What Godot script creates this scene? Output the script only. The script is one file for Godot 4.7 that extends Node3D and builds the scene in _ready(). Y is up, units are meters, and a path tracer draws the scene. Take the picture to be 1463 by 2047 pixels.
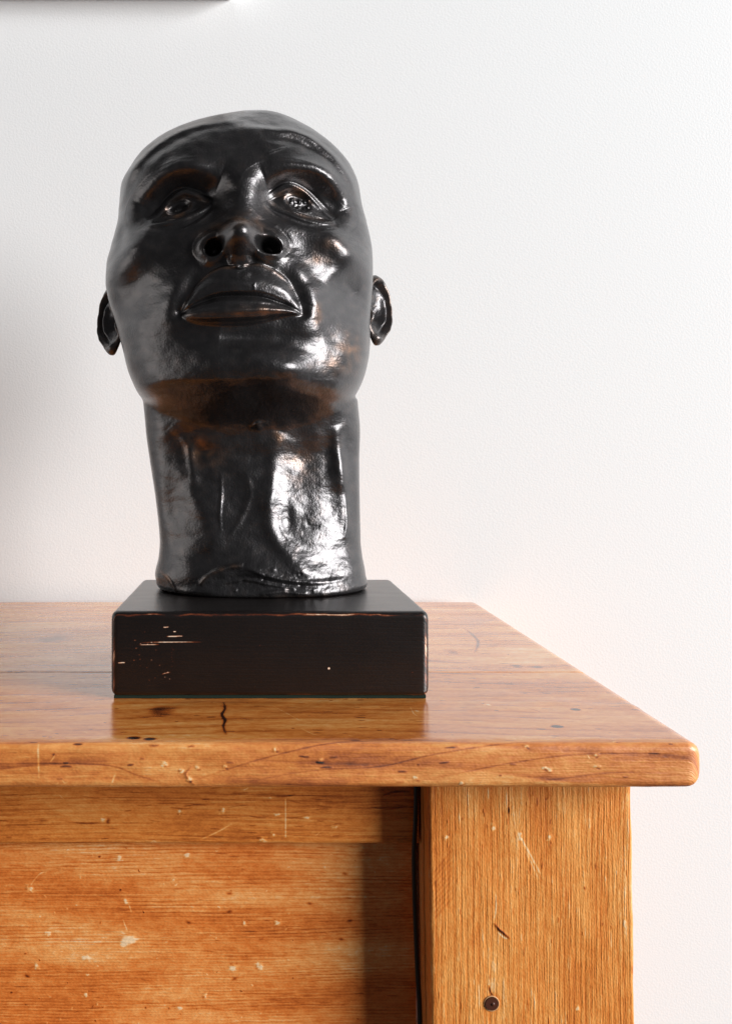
extends Node3D

const MM := 0.001
const TOP := 0.75            # height of the table top
const EYE := 0.899           # height of the lens

# ------------------------------------------------------------------ helpers

class Canvas:
	# a sheet of numbers in millimetres that is sculpted or painted with strokes
	var w: int
	var h: int
	var res: float
	var x0: float
	var y0: float
	var a := PackedFloat32Array()

	func _init(ax0: float, ay0: float, wide: float, high: float, step: float):
		x0 = ax0
		y0 = ay0
		res = step
		w = int(round(wide / step)) + 1
		h = int(round(high / step)) + 1
		a.resize(w * h)

	func at(x: float, y: float) -> float:
		var fx := clampf((x - x0) / res, 0.0, w - 1.001)
		var fy := clampf((y - y0) / res, 0.0, h - 1.001)
		var i := int(fx)
		var j := int(fy)
		fx -= i
		fy -= j
		var k := j * w + i
		return (a[k] * (1.0 - fx) + a[k + 1] * fx) * (1.0 - fy) + (a[k + w] * (1.0 - fx) + a[k + w + 1] * fx) * fy

	func blob(c: Vector2, rx: float, ry: float, deg: float, amp: float, pw := 2.0) -> void:
		var reach := 2.3 if pw < 3.0 else (1.6 if pw < 5.0 else 1.35)
		var big := maxf(rx, ry) * reach
		var ca := cos(deg_to_rad(deg))
		var sa := sin(deg_to_rad(deg))
		var i0 := maxi(0, int((c.x - big - x0) / res))
		var i1 := mini(w - 1, int((c.x + big - x0) / res) + 1)
		var j0 := maxi(0, int((c.y - big - y0) / res))
		var j1 := mini(h - 1, int((c.y + big - y0) / res) + 1)
		var lim := reach * reach
		for j in range(j0, j1 + 1):
			var dy := y0 + j * res - c.y
			for i in range(i0, i1 + 1):
				var dx := x0 + i * res - c.x
				var u := (dx * ca + dy * sa) / rx
				var v := (dy * ca - dx * sa) / ry
				var q := u * u + v * v
				if q < lim:
					a[j * w + i] += amp * exp(-pow(q, pw * 0.5)) if pw != 2.0 else amp * exp(-q)

	# a dome laid over what is there: the higher of the two, softly joined
	func dome(c: Vector2, rx: float, ry: float, deg: float, top: float, soft: float, pw := 2.0) -> void:
		var big := maxf(rx, ry) * 1.25
		var ca := cos(deg_to_rad(deg))
		var sa := sin(deg_to_rad(deg))
		for j in range(maxi(0, int((c.y - big - y0) / res)), mini(h - 1, int((c.y + big - y0) / res)) + 1):
			var dy := y0 + j * res - c.y
			for i in range(maxi(0, int((c.x - big - x0) / res)), mini(w - 1, int((c.x + big - x0) / res)) + 1):
				var dx := x0 + i * res - c.x
				var u := (dx * ca + dy * sa) / rx
				var v := (dy * ca - dx * sa) / ry
				var q := u * u + v * v
				if q < 1.56:
					var z := top * (sqrt(1.0 - q) if q < 0.9 else 0.316 - (q - 0.9) * 1.58)
					if pw != 2.0:
						z = top * (1.0 - pow(q, pw * 0.5))
					var k := j * w + i
					var d := z - a[k]
					if d > soft:
						a[k] = z
					elif d > -soft:
						a[k] += (d + soft) * (d + soft) / (4.0 * soft)

	func smooth_line(pts: Array, steps := 8) -> PackedVector2Array:
		var out := PackedVector2Array()
		for k in pts.size() - 1:
			var p0: Vector2 = pts[maxi(k - 1, 0)]
			var p1: Vector2 = pts[k]
			var p2: Vector2 = pts[k + 1]
			var p3: Vector2 = pts[mini(k + 2, pts.size() - 1)]
			for s in steps:
				out.append(p1.cubic_interpolate(p2, p0, p3, float(s) / steps))
		out.append(pts[-1])
		return out

	func stroke(pts: Array, wd: float, amp: float, pw := 2.0, ends := true, steps := 8, below := 1.0) -> void:
		# below: width factor on the right-hand side of the line
		var line := smooth_line(pts, steps)
		var reach := wd * (2.2 if pw < 3.0 else 1.5) * maxf(1.0, below)
		var lo := line[0]
		var hi := line[0]
		for p in line:
			lo = lo.min(p)
			hi = hi.max(p)
		var i0 := maxi(0, int((lo.x - reach - x0) / res))
		var i1 := mini(w - 1, int((hi.x + reach - x0) / res) + 1)
		var j0 := maxi(0, int((lo.y - reach - y0) / res))
		var j1 := mini(h - 1, int((hi.y + reach - y0) / res) + 1)
		if i1 < i0 or j1 < j0:
			return
		var bw := i1 - i0 + 1
		var best := PackedFloat32Array()
		best.resize(bw * (j1 - j0 + 1))
		best.fill(1e9)
		var along := PackedFloat32Array()
		along.resize(best.size())
		var n := line.size() - 1
		for s in n:
			var p := line[s]
			var q := line[s + 1]
			var d := q - p
			var dd := maxf(d.length_squared(), 1e-9)
			for j in range(maxi(j0, int((minf(p.y, q.y) - reach - y0) / res)), mini(j1, int((maxf(p.y, q.y) + reach - y0) / res) + 1) + 1):
				var y := y0 + j * res
				for i in range(maxi(i0, int((minf(p.x, q.x) - reach - x0) / res)), mini(i1, int((maxf(p.x, q.x) + reach - x0) / res) + 1) + 1):
					var ex := x0 + i * res - p.x
					var ey := y - p.y
					var t := clampf((ex * d.x + ey * d.y) / dd, 0.0, 1.0)
					var fx := ex - d.x * t
					var fy := ey - d.y * t
					var m := fx * fx + fy * fy
					if below != 1.0 and d.x * ey - d.y * ex < 0.0:
						m /= below * below
					var k := (j - j0) * bw + i - i0
					if m < best[k]:
						best[k] = m
						along[k] = (s + t) / n
		var w2 := wd * wd
		for j in range(j0, j1 + 1):
			for i in range(i0, i1 + 1):
				var k := (j - j0) * bw + i - i0
				var m := best[k] / w2
				if m < 4.9:
					var e := exp(-m) if pw == 2.0 else exp(-pow(m, pw * 0.5))
					if ends:
						e *= pow(maxf(0.0, sin(PI * along[k])), 0.7)
					a[j * w + i] += amp * e

	# between two lines that run left to right; u is 0 on the first, 1 on the second
	func between(first: Array, second: Array, prof: Array, amp: float, over := 0.12) -> void:
		var f := smooth_line(first, 6)
		var g := smooth_line(second, 6)
		var xa := maxf(f[0].x, g[0].x)
		var xb := minf(f[-1].x, g[-1].x)
		for i in range(maxi(0, int((xa - x0) / res) + 1), mini(w - 1, int((xb - x0) / res)) + 1):
			var x := x0 + i * res
			var ya := Canvas.level(f, x)
			var yb := Canvas.level(g, x)
			var t := (x - xa) / (xb - xa)
			var k := amp * pow(maxf(0.0, sin(PI * t)), 0.6)
			var ylo := minf(ya, yb) - absf(yb - ya) * over
			var yhi := maxf(ya, yb) + absf(yb - ya) * over
			for j in range(maxi(0, int((ylo - y0) / res) - 1), mini(h - 1, int((yhi - y0) / res) + 1) + 1):
				var u := (y0 + j * res - ya) / (yb - ya) if absf(yb - ya) > 0.01 else 0.0
				if u < 0.0 or u > 1.0 + over:
					continue
				a[j * w + i] += k * Canvas.graph(prof, u)

	static func level(line: PackedVector2Array, x: float) -> float:
		for k in line.size() - 1:
			if line[k + 1].x >= x:
				var t := clampf((x - line[k].x) / maxf(line[k + 1].x - line[k].x, 1e-4), 0.0, 1.0)
				return lerpf(line[k].y, line[k + 1].y, t)
		return line[-1].y

	static func graph(prof: Array, u: float) -> float:
		for k in prof.size() - 1:
			if prof[k + 1][0] >= u:
				var t := clampf((u - prof[k][0]) / (prof[k + 1][0] - prof[k][0]), 0.0, 1.0)
				return lerpf(prof[k][1], prof[k + 1][1], t * t * (3.0 - 2.0 * t))
		return prof[-1][1]

	func field(noise: FastNoiseLite, amp: float, sx: float, sy: float, cells := 1.0) -> void:
		# adds noise whose grain is sx by sy millimetres; coarse grids are enlarged smoothly
		var nw := maxi(8, int(w * res / sx * 6.0 * cells))
		var nh := maxi(8, int(h * res / sy * 6.0 * cells))
		nw = mini(nw, w)
		nh = mini(nh, h)
		noise.frequency = 1.0
		var im := Image.create_empty(nw, nh, false, Image.FORMAT_RF)
		var ux := w * res / sx / nw
		var uy := h * res / sy / nh
		for j in nh:
			for i in nw:
				im.set_pixel(i, j, Color(noise.get_noise_2d(i * ux, j * uy), 0, 0))
		im.resize(w, h, Image.INTERPOLATE_CUBIC)
		var d := im.get_data().to_float32_array()
		for k in a.size():
			a[k] += amp * d[k]


var rng := RandomNumberGenerator.new()
var taken := {}

func noise_of(seed_no: int, octaves := 3, kind := FastNoiseLite.TYPE_SIMPLEX_SMOOTH) -> FastNoiseLite:
	var n := FastNoiseLite.new()
	n.seed = seed_no
	n.noise_type = kind
	n.fractal_octaves = octaves
	return n

func key(table: Array, x: float, col: int) -> float:
	# smooth curve through rows [x, a, b ...] sorted by falling x
	var n := table.size()
	if x >= table[0][0]:
		return table[0][col]
	if x <= table[n - 1][0]:
		return table[n - 1][col]
	var k := 0
	while table[k + 1][0] > x:
		k += 1
	var x1: float = table[k][0]
	var x2: float = table[k + 1][0]
	var y1: float = table[k][col]
	var y2: float = table[k + 1][col]
	var hh := x2 - x1
	var d := (y2 - y1) / hh
	var m1 := d
	var m2 := d
	if k > 0:
		var dp: float = (y1 - table[k - 1][col]) / (x1 - table[k - 1][0])
		m1 = 0.0 if dp * d <= 0.0 else 2.0 * dp * d / (dp + d)
	if k + 2 < n:
		var dn: float = (table[k + 2][col] - y2) / (table[k + 2][0] - x2)
		m2 = 0.0 if dn * d <= 0.0 else 2.0 * dn * d / (dn + d)
	var t := (x - x1) / hh
	var t2 := t * t
	var t3 := t2 * t
	return (2.0 * t3 - 3.0 * t2 + 1.0) * y1 + (t3 - 2.0 * t2 + t) * hh * m1 + (3.0 * t2 - 2.0 * t3) * y2 + (t3 - t2) * hh * m2

func thing(called: String, label: String, category: String, at: Vector3) -> Node3D:
	var o := Node3D.new()
	o.name = called
	o.position = at
	o.set_meta("label", label)
	o.set_meta("category", category)
	add_child(o, true)
	return o

func part(called: String, m: Mesh, mat: Material, parent: Node3D, at := Vector3.ZERO) -> MeshInstance3D:
	var o := MeshInstance3D.new()
	o.mesh = m
	if mat:
		o.material_override = mat
	o.position = at
	o.name = called
	parent.add_child(o, true)
	return o

# a sheet of points (rows x cols), joined into triangles with smooth normals
func sheet(p: PackedVector3Array, uv: PackedVector2Array, cols: int, rows: int, flip := false, tint := PackedColorArray(), round_u := false) -> ArrayMesh:
	var n := PackedVector3Array()
	n.resize(p.size())
	var index := PackedInt32Array()
	index.resize((cols - 1) * (rows - 1) * 6)
	var q := 0
	for j in rows - 1:
		for i in cols - 1:
			var k := j * cols + i
			var b := k + 1
			var c := k + cols
			var d := c + 1
			var f1 := (p[b] - p[k]).cross(p[c] - p[k])
			var f2 := (p[c] - p[d]).cross(p[b] - p[d])
			if not flip:
				f1 = -f1
				f2 = -f2
			n[k] += f1
			n[b] += f1 + f2
			n[c] += f1 + f2
			n[d] += f2
			if flip:
				index[q] = k
				index[q + 1] = c
				index[q + 2] = b
				index[q + 3] = b
				index[q + 4] = c
				index[q + 5] = d
			else:
				index[q] = k
				index[q + 1] = b
				index[q + 2] = c
				index[q + 3] = b
				index[q + 4] = d
				index[q + 5] = c
			q += 6
	if round_u:
		for j in rows:
			var s := n[j * cols] + n[j * cols + cols - 1]
			n[j * cols] = s
			n[j * cols + cols - 1] = s
	for k in n.size():
		n[k] = n[k].normalized()
	var arr := []
	arr.resize(Mesh.ARRAY_MAX)
	arr[Mesh.ARRAY_VERTEX] = p
	arr[Mesh.ARRAY_NORMAL] = n
	if uv.size():
		arr[Mesh.ARRAY_TEX_UV] = uv
	if tint.size():
		arr[Mesh.ARRAY_COLOR] = tint
	arr[Mesh.ARRAY_INDEX] = index
	var m := ArrayMesh.new()
	m.add_surface_from_arrays(Mesh.PRIMITIVE_TRIANGLES, arr)
	return m

# a board lying along x: its section (z forward, y up) is a rectangle with four corner radii
# (front top, front bottom, back bottom, back top); both ends are rounded by an inset.
# u runs along x in millimetres, v round the section from the top's back edge over the front, both divided by the picture's size.
func board(x0: float, x1: float, y0: float, y1: float, z0: float, z1: float, radii: Array, end_in: float, end_len: float, pic: Vector2, uv_at: Vector2, wob := 0.0, wob_seed := 1, left_in := true) -> ArrayMesh:
	var nz := noise_of(wob_seed, 2)
	nz.frequency = 1.0
	var xs := PackedFloat32Array()
	var ins := PackedFloat32Array()
	for k in 7:
		var t := k / 6.0 * PI / 2.0
		xs.append(x0 + end_len * (1.0 - cos(t)))
		ins.append((end_in if left_in else 0.0) * (1.0 - sin(t)))
	var span := x1 - x0 - 2.0 * end_len
	var nx := maxi(2, int(span / 4.0))
	for k in range(1, nx):
		xs.append(x0 + end_len + span * k / nx)
		ins.append(0.0)
	for k in 7:
		var t := (6 - k) / 6.0 * PI / 2.0
		xs.append(x1 - end_len * (1.0 - cos(t)))
		ins.append(end_in * (1.0 - sin(t)))
	# close the ends with a point row
	var p := PackedVector3Array()
	var uv := PackedVector2Array()
	var cols := 0
	for r in range(-1, xs.size() + 1):
		var i := clampi(r, 0, xs.size() - 1)
		var inn := ins[i]
		var ring := section(y0, y1, z0, z1, radii, inn)
		cols = ring.size()
		var mid := Vector2((z0 + z1) / 2.0, (y0 + y1) / 2.0)
		var run := 0.0
		for k in cols:
			var c := ring[k]
			if k:
				run += ring[k].distance_to(ring[k - 1])
			var cc := c
			if r < 0 or r >= xs.size():
				cc = mid
			elif wob > 0.0:
				var out := (c - mid).normalized()
				cc += out * wob * nz.get_noise_3d(xs[i] * 0.03, c.x * 0.07, c.y * 0.07)
			p.append(Vector3(xs[i], cc.y, cc.x) * MM)
			uv.append(Vector2((xs[i] - uv_at.x) / pic.x, (run - uv_at.y) / pic.y))
	return sheet(p, uv, cols, xs.size() + 2, false, PackedColorArray(), true)

func section(ya: float, yb: float, za: float, zb: float, radii: Array, inset := 0.0) -> PackedVector2Array:
	# (z, y) points: from the middle of the back, along the top to the front, down, and back underneath
	var y0 := ya + inset
	var y1 := yb - inset
	var z0 := za + inset
	var z1 := zb - inset
	var out := PackedVector2Array()
	var corners := [[z0, y1, -1, 1, radii[3]], [z1, y1, 1, 1, radii[0]], [z1, y0, 1, -1, radii[1]], [z0, y0, -1, -1, radii[2]]]
	var from := [180.0, 90.0, 0.0, 270.0]
	var most := minf(y1 - y0, z1 - z0) * 0.49
	out.append(Vector2(z0, (y0 + y1) / 2.0))
	for k in 4:
		var c: Array = corners[k]
		var r: float = minf(c[4], most)
		for s in 9:
			var ang := deg_to_rad(from[k] - s * 90.0 / 8.0)
			out.append(Vector2(c[0] - c[2] * r + cos(ang) * r, c[1] - c[3] * r + sin(ang) * r))
		if k < 3:                                           # points along the straight that follows
			var n: Array = corners[k + 1]
			var rn: float = minf(n[4], most)
			var a := out[out.size() - 1]
			var ang2 := deg_to_rad(from[k + 1])
			var b := Vector2(n[0] - n[2] * rn + cos(ang2) * rn, n[1] - n[3] * rn + sin(ang2) * rn)
			var steps := maxi(1, int((zb - za if k == 0 or k == 2 else yb - ya) / 6.0))
			for s in range(1, steps):
				out.append(a.lerp(b, float(s) / steps))
	out.append(Vector2(z0, (y0 + y1) / 2.0))
	return out

# ------------------------------------------------------------------ wood

# a picture of wood in millimetres, grain along x. Returns [tone canvas, relief canvas]
func wood_canvas(wide: float, high: float, step: float, seed_no: int, ring_mm: float, warp_mm: float, ring_share: float, streak: float, blotch: float) -> Array:
	var tone := Canvas.new(0, 0, wide, high, step)
	var warp := Canvas.new(0, 0, wide, high, step)
	warp.field(noise_of(seed_no, 2), warp_mm, 480.0, 190.0, 3.0)
	warp.field(noise_of(seed_no + 1, 2), warp_mm * 0.05, 90.0, 24.0, 2.0)
	var fine := Canvas.new(0, 0, wide, high, step)
	fine.field(noise_of(seed_no + 2, 3), 1.0, 90.0, 1.3)
	fine.field(noise_of(seed_no + 3, 2), 0.8, 14.0, 0.7)
	var cloud := Canvas.new(0, 0, wide, high, step)
	cloud.field(noise_of(seed_no + 4, 3), 1.0, 130.0, 30.0, 2.0)
	cloud.field(noise_of(seed_no + 5, 3), 0.5, 9.0, 5.0)
	var relief := Canvas.new(0, 0, wide, high, step)
	var fade := Canvas.new(0, 0, wide, high, step)
	fade.field(noise_of(seed_no + 6, 2), 1.0, 160.0, 11.0, 2.0)
	var grit := Canvas.new(0, 0, wide, high, step)
	grit.field(noise_of(seed_no + 7, 2), 1.0, 2.4, 1.1)
	var w := tone.w
	for j in tone.h:
		for i in w:
			var k := j * w + i
			var g := (j * step + warp.a[k]) / ring_mm
			var f := g - floorf(g)
			var late := f * f * f * f * (1.0 if f < 0.93 else (1.0 - f) / 0.07)
			var v := fine.a[k]
			var gr := grit.a[k]
			tone.a[k] = 0.65 - ring_share * late * clampf(0.75 + 0.5 * v + 1.1 * fade.a[k], 0.05, 1.7) + streak * v * (0.8 + 0.7 * fade.a[k]) + blotch * cloud.a[k] + 0.06 * gr
			relief.a[k] = 0.5 - 0.22 * v + 0.2 * late - 0.1 * cloud.a[k] - 0.12 * gr
	return [tone, relief]

func specks(tone: Canvas, relief: Canvas, count: int, long: float, amount: float, seed_no: int, thick := 0.3, slope := 0.15) -> void:
	rng.seed = seed_no
	for k in count:
		var p := Vector2(tone.x0 + rng.randf() * tone.w * tone.res, tone.y0 + rng.randf() * tone.h * tone.res)
		var l := long * (0.3 + rng.randf())
		var ang := rng.randf_range(-slope, slope)
		var q := p + Vector2(cos(ang), sin(ang)) * l
		var am := amount * (0.4 + rng.randf())
		var th := thick * (0.6 + rng.randf() * 0.8)
		tone.stroke([p, p.lerp(q, 0.5) + Vector2(0, rng.randf_range(-0.4, 0.4) * slope * l), q], th, am, 2.0, true, 2)
		relief.stroke([p, q], th, -0.25 * signf(-am) if am < 0 else -0.15, 2.0, true, 1)

func worn_varnish(like: Canvas) -> ImageTexture:
	# gloss left on the top, rubbed away along the front edge
	var c := Canvas.new(0, 0, (like.w - 1) * like.res, (like.h - 1) * like.res, like.res)
	c.field(noise_of(91, 3), 0.08, 50.0, 18.0)
	var e := Canvas.new(0, 0, (like.w - 1) * like.res, (like.h - 1) * like.res, like.res)
	e.field(noise_of(92, 3), 3.0, 12.0, 6.0)
	for j in c.h:
		for i in c.w:
			var k := j * c.w + i
			c.a[k] += lerpf(0.18, 0.55, smoothstep(167.0, 173.0, j * c.res + e.a[k]))
	return grey(c)

func lift(c: Canvas, by: float) -> void:
	for k in c.a.size():
		c.a[k] += by

func ramp(stops: Array) -> PackedByteArray:
	# 256 sRGB colours; stops are [place, colour]
	var out := PackedByteArray()
	for i in 256:
		var t := i / 255.0
		var c: Color = stops[-1][1]
		for k in stops.size() - 1:
			if t <= stops[k + 1][0]:
				c = stops[k][1].lerp(stops[k + 1][1], clampf((t - stops[k][0]) / (stops[k + 1][0] - stops[k][0]), 0.0, 1.0))
				break
		out.append_array([clampi(int(c.r * 255.0), 0, 255), clampi(int(c.g * 255.0), 0, 255), clampi(int(c.b * 255.0), 0, 255)])
	return out

func picture(c: Canvas, lut: PackedByteArray) -> ImageTexture:
	var d := PackedByteArray()
	d.resize(c.w * c.h * 3)
	var q := 0
	for k in c.a.size():
		var v := clampi(int(c.a[k] * 255.0), 0, 255) * 3
		d[q] = lut[v]
		d[q + 1] = lut[v + 1]
		d[q + 2] = lut[v + 2]
		q += 3
	return ImageTexture.create_from_image(Image.create_from_data(c.w, c.h, false, Image.FORMAT_RGB8, d))

func grey(c: Canvas, low := 0.0, high := 1.0) -> ImageTexture:
	var d := PackedByteArray()
	d.resize(c.w * c.h)
	for k in c.a.size():
		d[k] = clampi(int((c.a[k] - low) / (high - low) * 255.0), 0, 255)
	return ImageTexture.create_from_image(Image.create_from_data(c.w, c.h, false, Image.FORMAT_L8, d))

func wood_material(called: String, tone: Canvas, relief: Canvas, lut: PackedByteArray, rough: float, coat: float, coat_rough: float, depth_cm: float) -> StandardMaterial3D:
	var m := StandardMaterial3D.new()
	m.resource_name = called
	m.albedo_texture = picture(tone, lut)
	m.roughness = rough
	m.metallic_specular = 0.35
	if coat > 0.0:
		m.clearcoat_enabled = true
		m.clearcoat = coat
		m.clearcoat_roughness = coat_rough
	m.heightmap_enabled = true
	m.heightmap_texture = grey(relief)
	m.heightmap_scale = depth_cm
	return m

# ------------------------------------------------------------------ the bronze head

# rows: height above the block, centre, half width (from the head's own measurements, millimetres)
var skull := [[349.9, -1.3, 28.2], [345.5, -4.5, 39.2], [338.8, -8.2, 52.6], [330.5, -10.3, 63.6], [319.4, -10.8, 74.2], [308.2, -10.6, 82.3], [295.1, -11.4, 87.9], [282.0, -11.0, 89.7], [269.0, -9.9, 92.0], [259.7, -9.9, 94.2], [250.3, -10.4, 96.3], [237.3, -11.6, 98.1], [224.2, -11.8, 98.3], [214.9, -11.4, 97.2], [200.0, -9.7, 94.4], [185.0, -7.8, 92.2], [172.0, -6.5, 90.1], [160.8, -6.2, 87.5], [149.6, -6.0, 83.2], [140.3, -6.3, 77.6], [135.0, -6.7, 72.0], [131.3, -6.5, 68.8], [127.6, -6.5, 64.0], [123.1, -6.9, 56.9]]
# height, front, back
var skull_depth := [[357.0, 0.0, 0.0], [351.0, 26.0, 34.0], [345.0, 37.0, 52.0], [330.0, 54.0, 84.0], [312.0, 68.0, 106.0], [291.0, 77.0, 122.0], [278.0, 77.0, 128.0], [264.0, 77.0, 131.0], [240.0, 80.0, 132.0], [223.0, 83.0, 128.0], [200.0, 85.0, 116.0], [179.0, 86.0, 98.0], [167.0, 87.0, 86.0], [154.0, 86.5, 72.0], [149.0, 86.5, 66.0], [145.0, 84.5, 62.0], [141.5, 80.0, 58.0], [137.0, 72.0, 54.0], [131.0, 61.5, 44.0], [125.0, 51.0, 34.0], [119.0, 40.0, 24.0], [113.0, 30.0, 16.0], [108.0, 26.0, 8.0]]
var throat := [[177.6, -4.9, 76.9], [147.7, -4.3, 79.7], [121.6, -2.2, 79.8], [95.5, -0.7, 78.0], [65.6, 1.7, 75.9], [35.8, 3.5, 74.8], [24.6, 3.7, 75.7], [11.5, 3.5, 78.2], [5.2, 4.7, 78.5], [1.5, 5.0, 77.0], [-0.0, 4.9, 73.9]]
var throat_depth := [[190.0, 34.0, 72.0], [150.0, 52.0, 70.0], [138.0, 55.0, 68.0], [125.0, 50.0, 64.0], [110.0, 44.0, 60.0], [98.0, 42.0, 57.0], [67.0, 45.0, 52.0], [33.0, 50.0, 49.0], [10.0, 56.0, 48.0], [4.0, 57.0, 48.0], [1.0, 55.5, 46.0], [0.0, 53.0, 44.0]]

func sculpt(H: Canvas) -> void:
	# broad planes
	H.blob(Vector2(-8.5, 196.5), 46, 34, 0, 5.0)                # muzzle
	H.blob(Vector2(-6.8, 157.8), 40, 17, 0, 7.0)                # chin
	H.blob(Vector2(-3.6, 175.8), 44, 6.5, 0, -3.5)              # hollow under the lip
	H.blob(Vector2(-29.9, 167.6), 26, 10, 20, -1.5)
	H.stroke([Vector2(-23.3, 176.5), Vector2(-0.3, 172.6), Vector2(22.6, 169.3), Vector2(45.5, 171.3)], 6.0, -2.6)
	H.blob(Vector2(16.0, 155.6), 18, 9, 0, 3.6)
	H.blob(Vector2(32.6, 182.7), 12, 10, 30, 2.0)
	H.blob(Vector2(61.2, 237.2), 20, 11, -25, 8.0)              # cheekbones
	H.blob(Vector2(-82.3, 235.4), 22, 12, 25, 7.5)
	H.stroke([Vector2(82.1, 245.9), Vector2(68.5, 234.3), Vector2(55.9, 224.1), Vector2(45.6, 211.2), Vector2(38.8, 195.8)], 8.5, 3.4)
	H.blob(Vector2(66.8, 208.5), 17, 16, 35, -9.5)              # hollows of the cheeks
	H.blob(Vector2(-83.3, 208.5), 17, 18, -30, -6.5)
	H.blob(Vector2(-66.5, 236.2), 22, 9, 20, -2.0)
	H.blob(Vector2(40.1, 247.1), 24, 12, -10, 1.5)
	H.stroke([Vector2(19.6, 229.7), Vector2(28.9, 218.8), Vector2(36.8, 204.9), Vector2(40.8, 188.3)], 5.5, 2.2)
	H.stroke([Vector2(-38.5, 228.1), Vector2(-48.5, 216.5), Vector2(-55.1, 203.2), Vector2(-59.4, 184.9)], 6.0, 1.8)
	H.stroke([Vector2(13.6, 219.8), Vector2(22.9, 209.8), Vector2(29.5, 199.9), Vector2(33.5, 188.3)], 4.0, -1.3)
	H.stroke([Vector2(-34.2, 221.4), Vector2(-42.1, 211.5), Vector2(-48.1, 202.2), Vector2(-52.8, 188.3)], 4.5, -1.7)
	H.blob(Vector2(36.7, 187.3), 12, 19, 10, 3.4)               # fold beside the mouth
	H.blob(Vector2(-55.1, 184.9), 12, 18, -10, 1.2)
	H.blob(Vector2(-18.4, 137.4), 17, 6, 10, 4.5)
	H.blob(Vector2(26.1, 140.0), 16, 5, -8, 3.2)
	H.blob(Vector2(-45.6, 140.6), 15, 6, -12, -3.2)
	H.blob(Vector2(4.7, 135.4), 9, 6, 0, -2.2)
	H.blob(Vector2(24.2, 153.6), 15, 7, 10, 2.6)
	# brows and forehead
	H.stroke([Vector2(-77.5, 270.9), Vector2(-68.5, 282.2), Vector2(-55.2, 288.8), Vector2(-36.9, 288.8), Vector2(-23.6, 284.1)], 6.5, 6.2)
	H.blob(Vector2(1.6, 276.7), 6.0, 9.0, -20, 1.5)
	H.stroke([Vector2(5.7, 284.8), Vector2(19.6, 289.8), Vector2(37.9, 290.8), Vector2(53.5, 284.1), Vector2(62.8, 269.9)], 6.5, 6.2)
	H.blob(Vector2(-7.0, 284.2), 14, 14, 0, 2.5)
	H.stroke([Vector2(-97.7, 274.7), Vector2(-85.1, 296.9), Vector2(-72.1, 309.9), Vector2(-55.0, 320.2), Vector2(-31.1, 326.3), Vector2(-10.6, 327.7)], 3.6, 2.2)
	H.stroke([Vector2(-92.6, 273.0), Vector2(-81.7, 291.8), Vector2(-68.7, 305.5), Vector2(-53.3, 314.4), Vector2(-27.7, 320.9)], 4.2, -0.9)
	H.stroke([Vector2(-10.6, 322.2), Vector2(11.6, 320.9), Vector2(30.4, 318.8), Vector2(49.2, 308.6), Vector2(64.6, 292.5), Vector2(74.8, 269.6)], 3.8, 2.6)
	H.stroke([Vector2(3.1, 314.0), Vector2(16.7, 313.3), Vector2(33.8, 310.6), Vector2(49.2, 301.7), Vector2(64.6, 282.6)], 4.0, -1.2)
	H.stroke([Vector2(6.4, 298.8), Vector2(14.8, 303.1), Vector2(23.2, 306.5)], 1.0, 0.6)
	H.blob(Vector2(-27.3, 306.2), 20, 8, 10, 1.2)
	H.blob(Vector2(3.1, 317.4), 16, 6, -10, 1.0)
	H.blob(Vector2(-93.4, 253.5), 5, 12, 0, -2.0)
	# eye sockets
	H.blob(Vector2(-50.3, 271.4), 26, 15.5, 12, -14.0, 3.0)
	H.blob(Vector2(31.0, 270.8), 26, 15.5, -14, -14.0, 3.0)
	H.blob(Vector2(-28.9, 274.2), 10, 11, 0, -4.5)
	H.blob(Vector2(10.1, 274.2), 9, 10, 0, -4.0)
	H.blob(Vector2(54.8, 270.8), 9, 11, -30, -3.5)
	H.blob(Vector2(-71.9, 270.8), 8, 11, 30, -3.0)
	# eyeballs and lids
	H.blob(Vector2(-51.9, 265.9), 21, 10.5, 12, 7.5)
	H.blob(Vector2(30.5, 267.3), 22, 11, -14, 7.5)
	H.stroke([Vector2(-72.1, 257.5), Vector2(-66.7, 263.9), Vector2(-60.0, 271.6), Vector2(-54.0, 276.0), Vector2(-47.3, 277.7), Vector2(-39.9, 275.0), Vector2(-33.2, 271.6), Vector2(-30.2, 269.6)], 2.1, 2.5, 4.0)
	H.stroke([Vector2(-73.4, 259.6), Vector2(-67.4, 268.3), Vector2(-60.0, 277.0), Vector2(-51.9, 281.0), Vector2(-43.2, 280.3), Vector2(-35.9, 276.7), Vector2(-29.2, 271.6)], 2.2, -2.0)
	H.stroke([Vector2(-72.7, 259.6), Vector2(-68.0, 266.3), Vector2(-62.0, 273.6), Vector2(-54.0, 278.7), Vector2(-45.9, 279.3), Vector2(-38.5, 276.3), Vector2(-30.5, 271.6)], 0.7, 0.7)
	H.stroke([Vector2(-72.7, 255.9), Vector2(-66.7, 254.5), Vector2(-59.0, 254.9), Vector2(-49.9, 256.9), Vector2(-42.2, 260.2), Vector2(-35.9, 263.9), Vector2(-30.2, 268.9)], 2.0, 2.2, 4.0)
	H.stroke([Vector2(-70.7, 252.2), Vector2(-59.0, 250.5), Vector2(-47.9, 251.5), Vector2(-37.9, 256.2), Vector2(-30.5, 262.9), Vector2(-27.8, 268.9)], 1.8, -1.6)
	H.stroke([Vector2(-46.6, 249.5), Vector2(-38.5, 253.5), Vector2(-31.8, 259.2), Vector2(-27.1, 265.6)], 1.3, 1.3)
	H.stroke([Vector2(6.7, 271.0), Vector2(13.1, 276.3), Vector2(20.4, 280.0), Vector2(27.1, 280.0), Vector2(35.2, 276.3), Vector2(43.2, 269.6), Vector2(48.6, 264.3), Vector2(53.6, 260.6)], 2.1, 2.5, 4.0)
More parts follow.
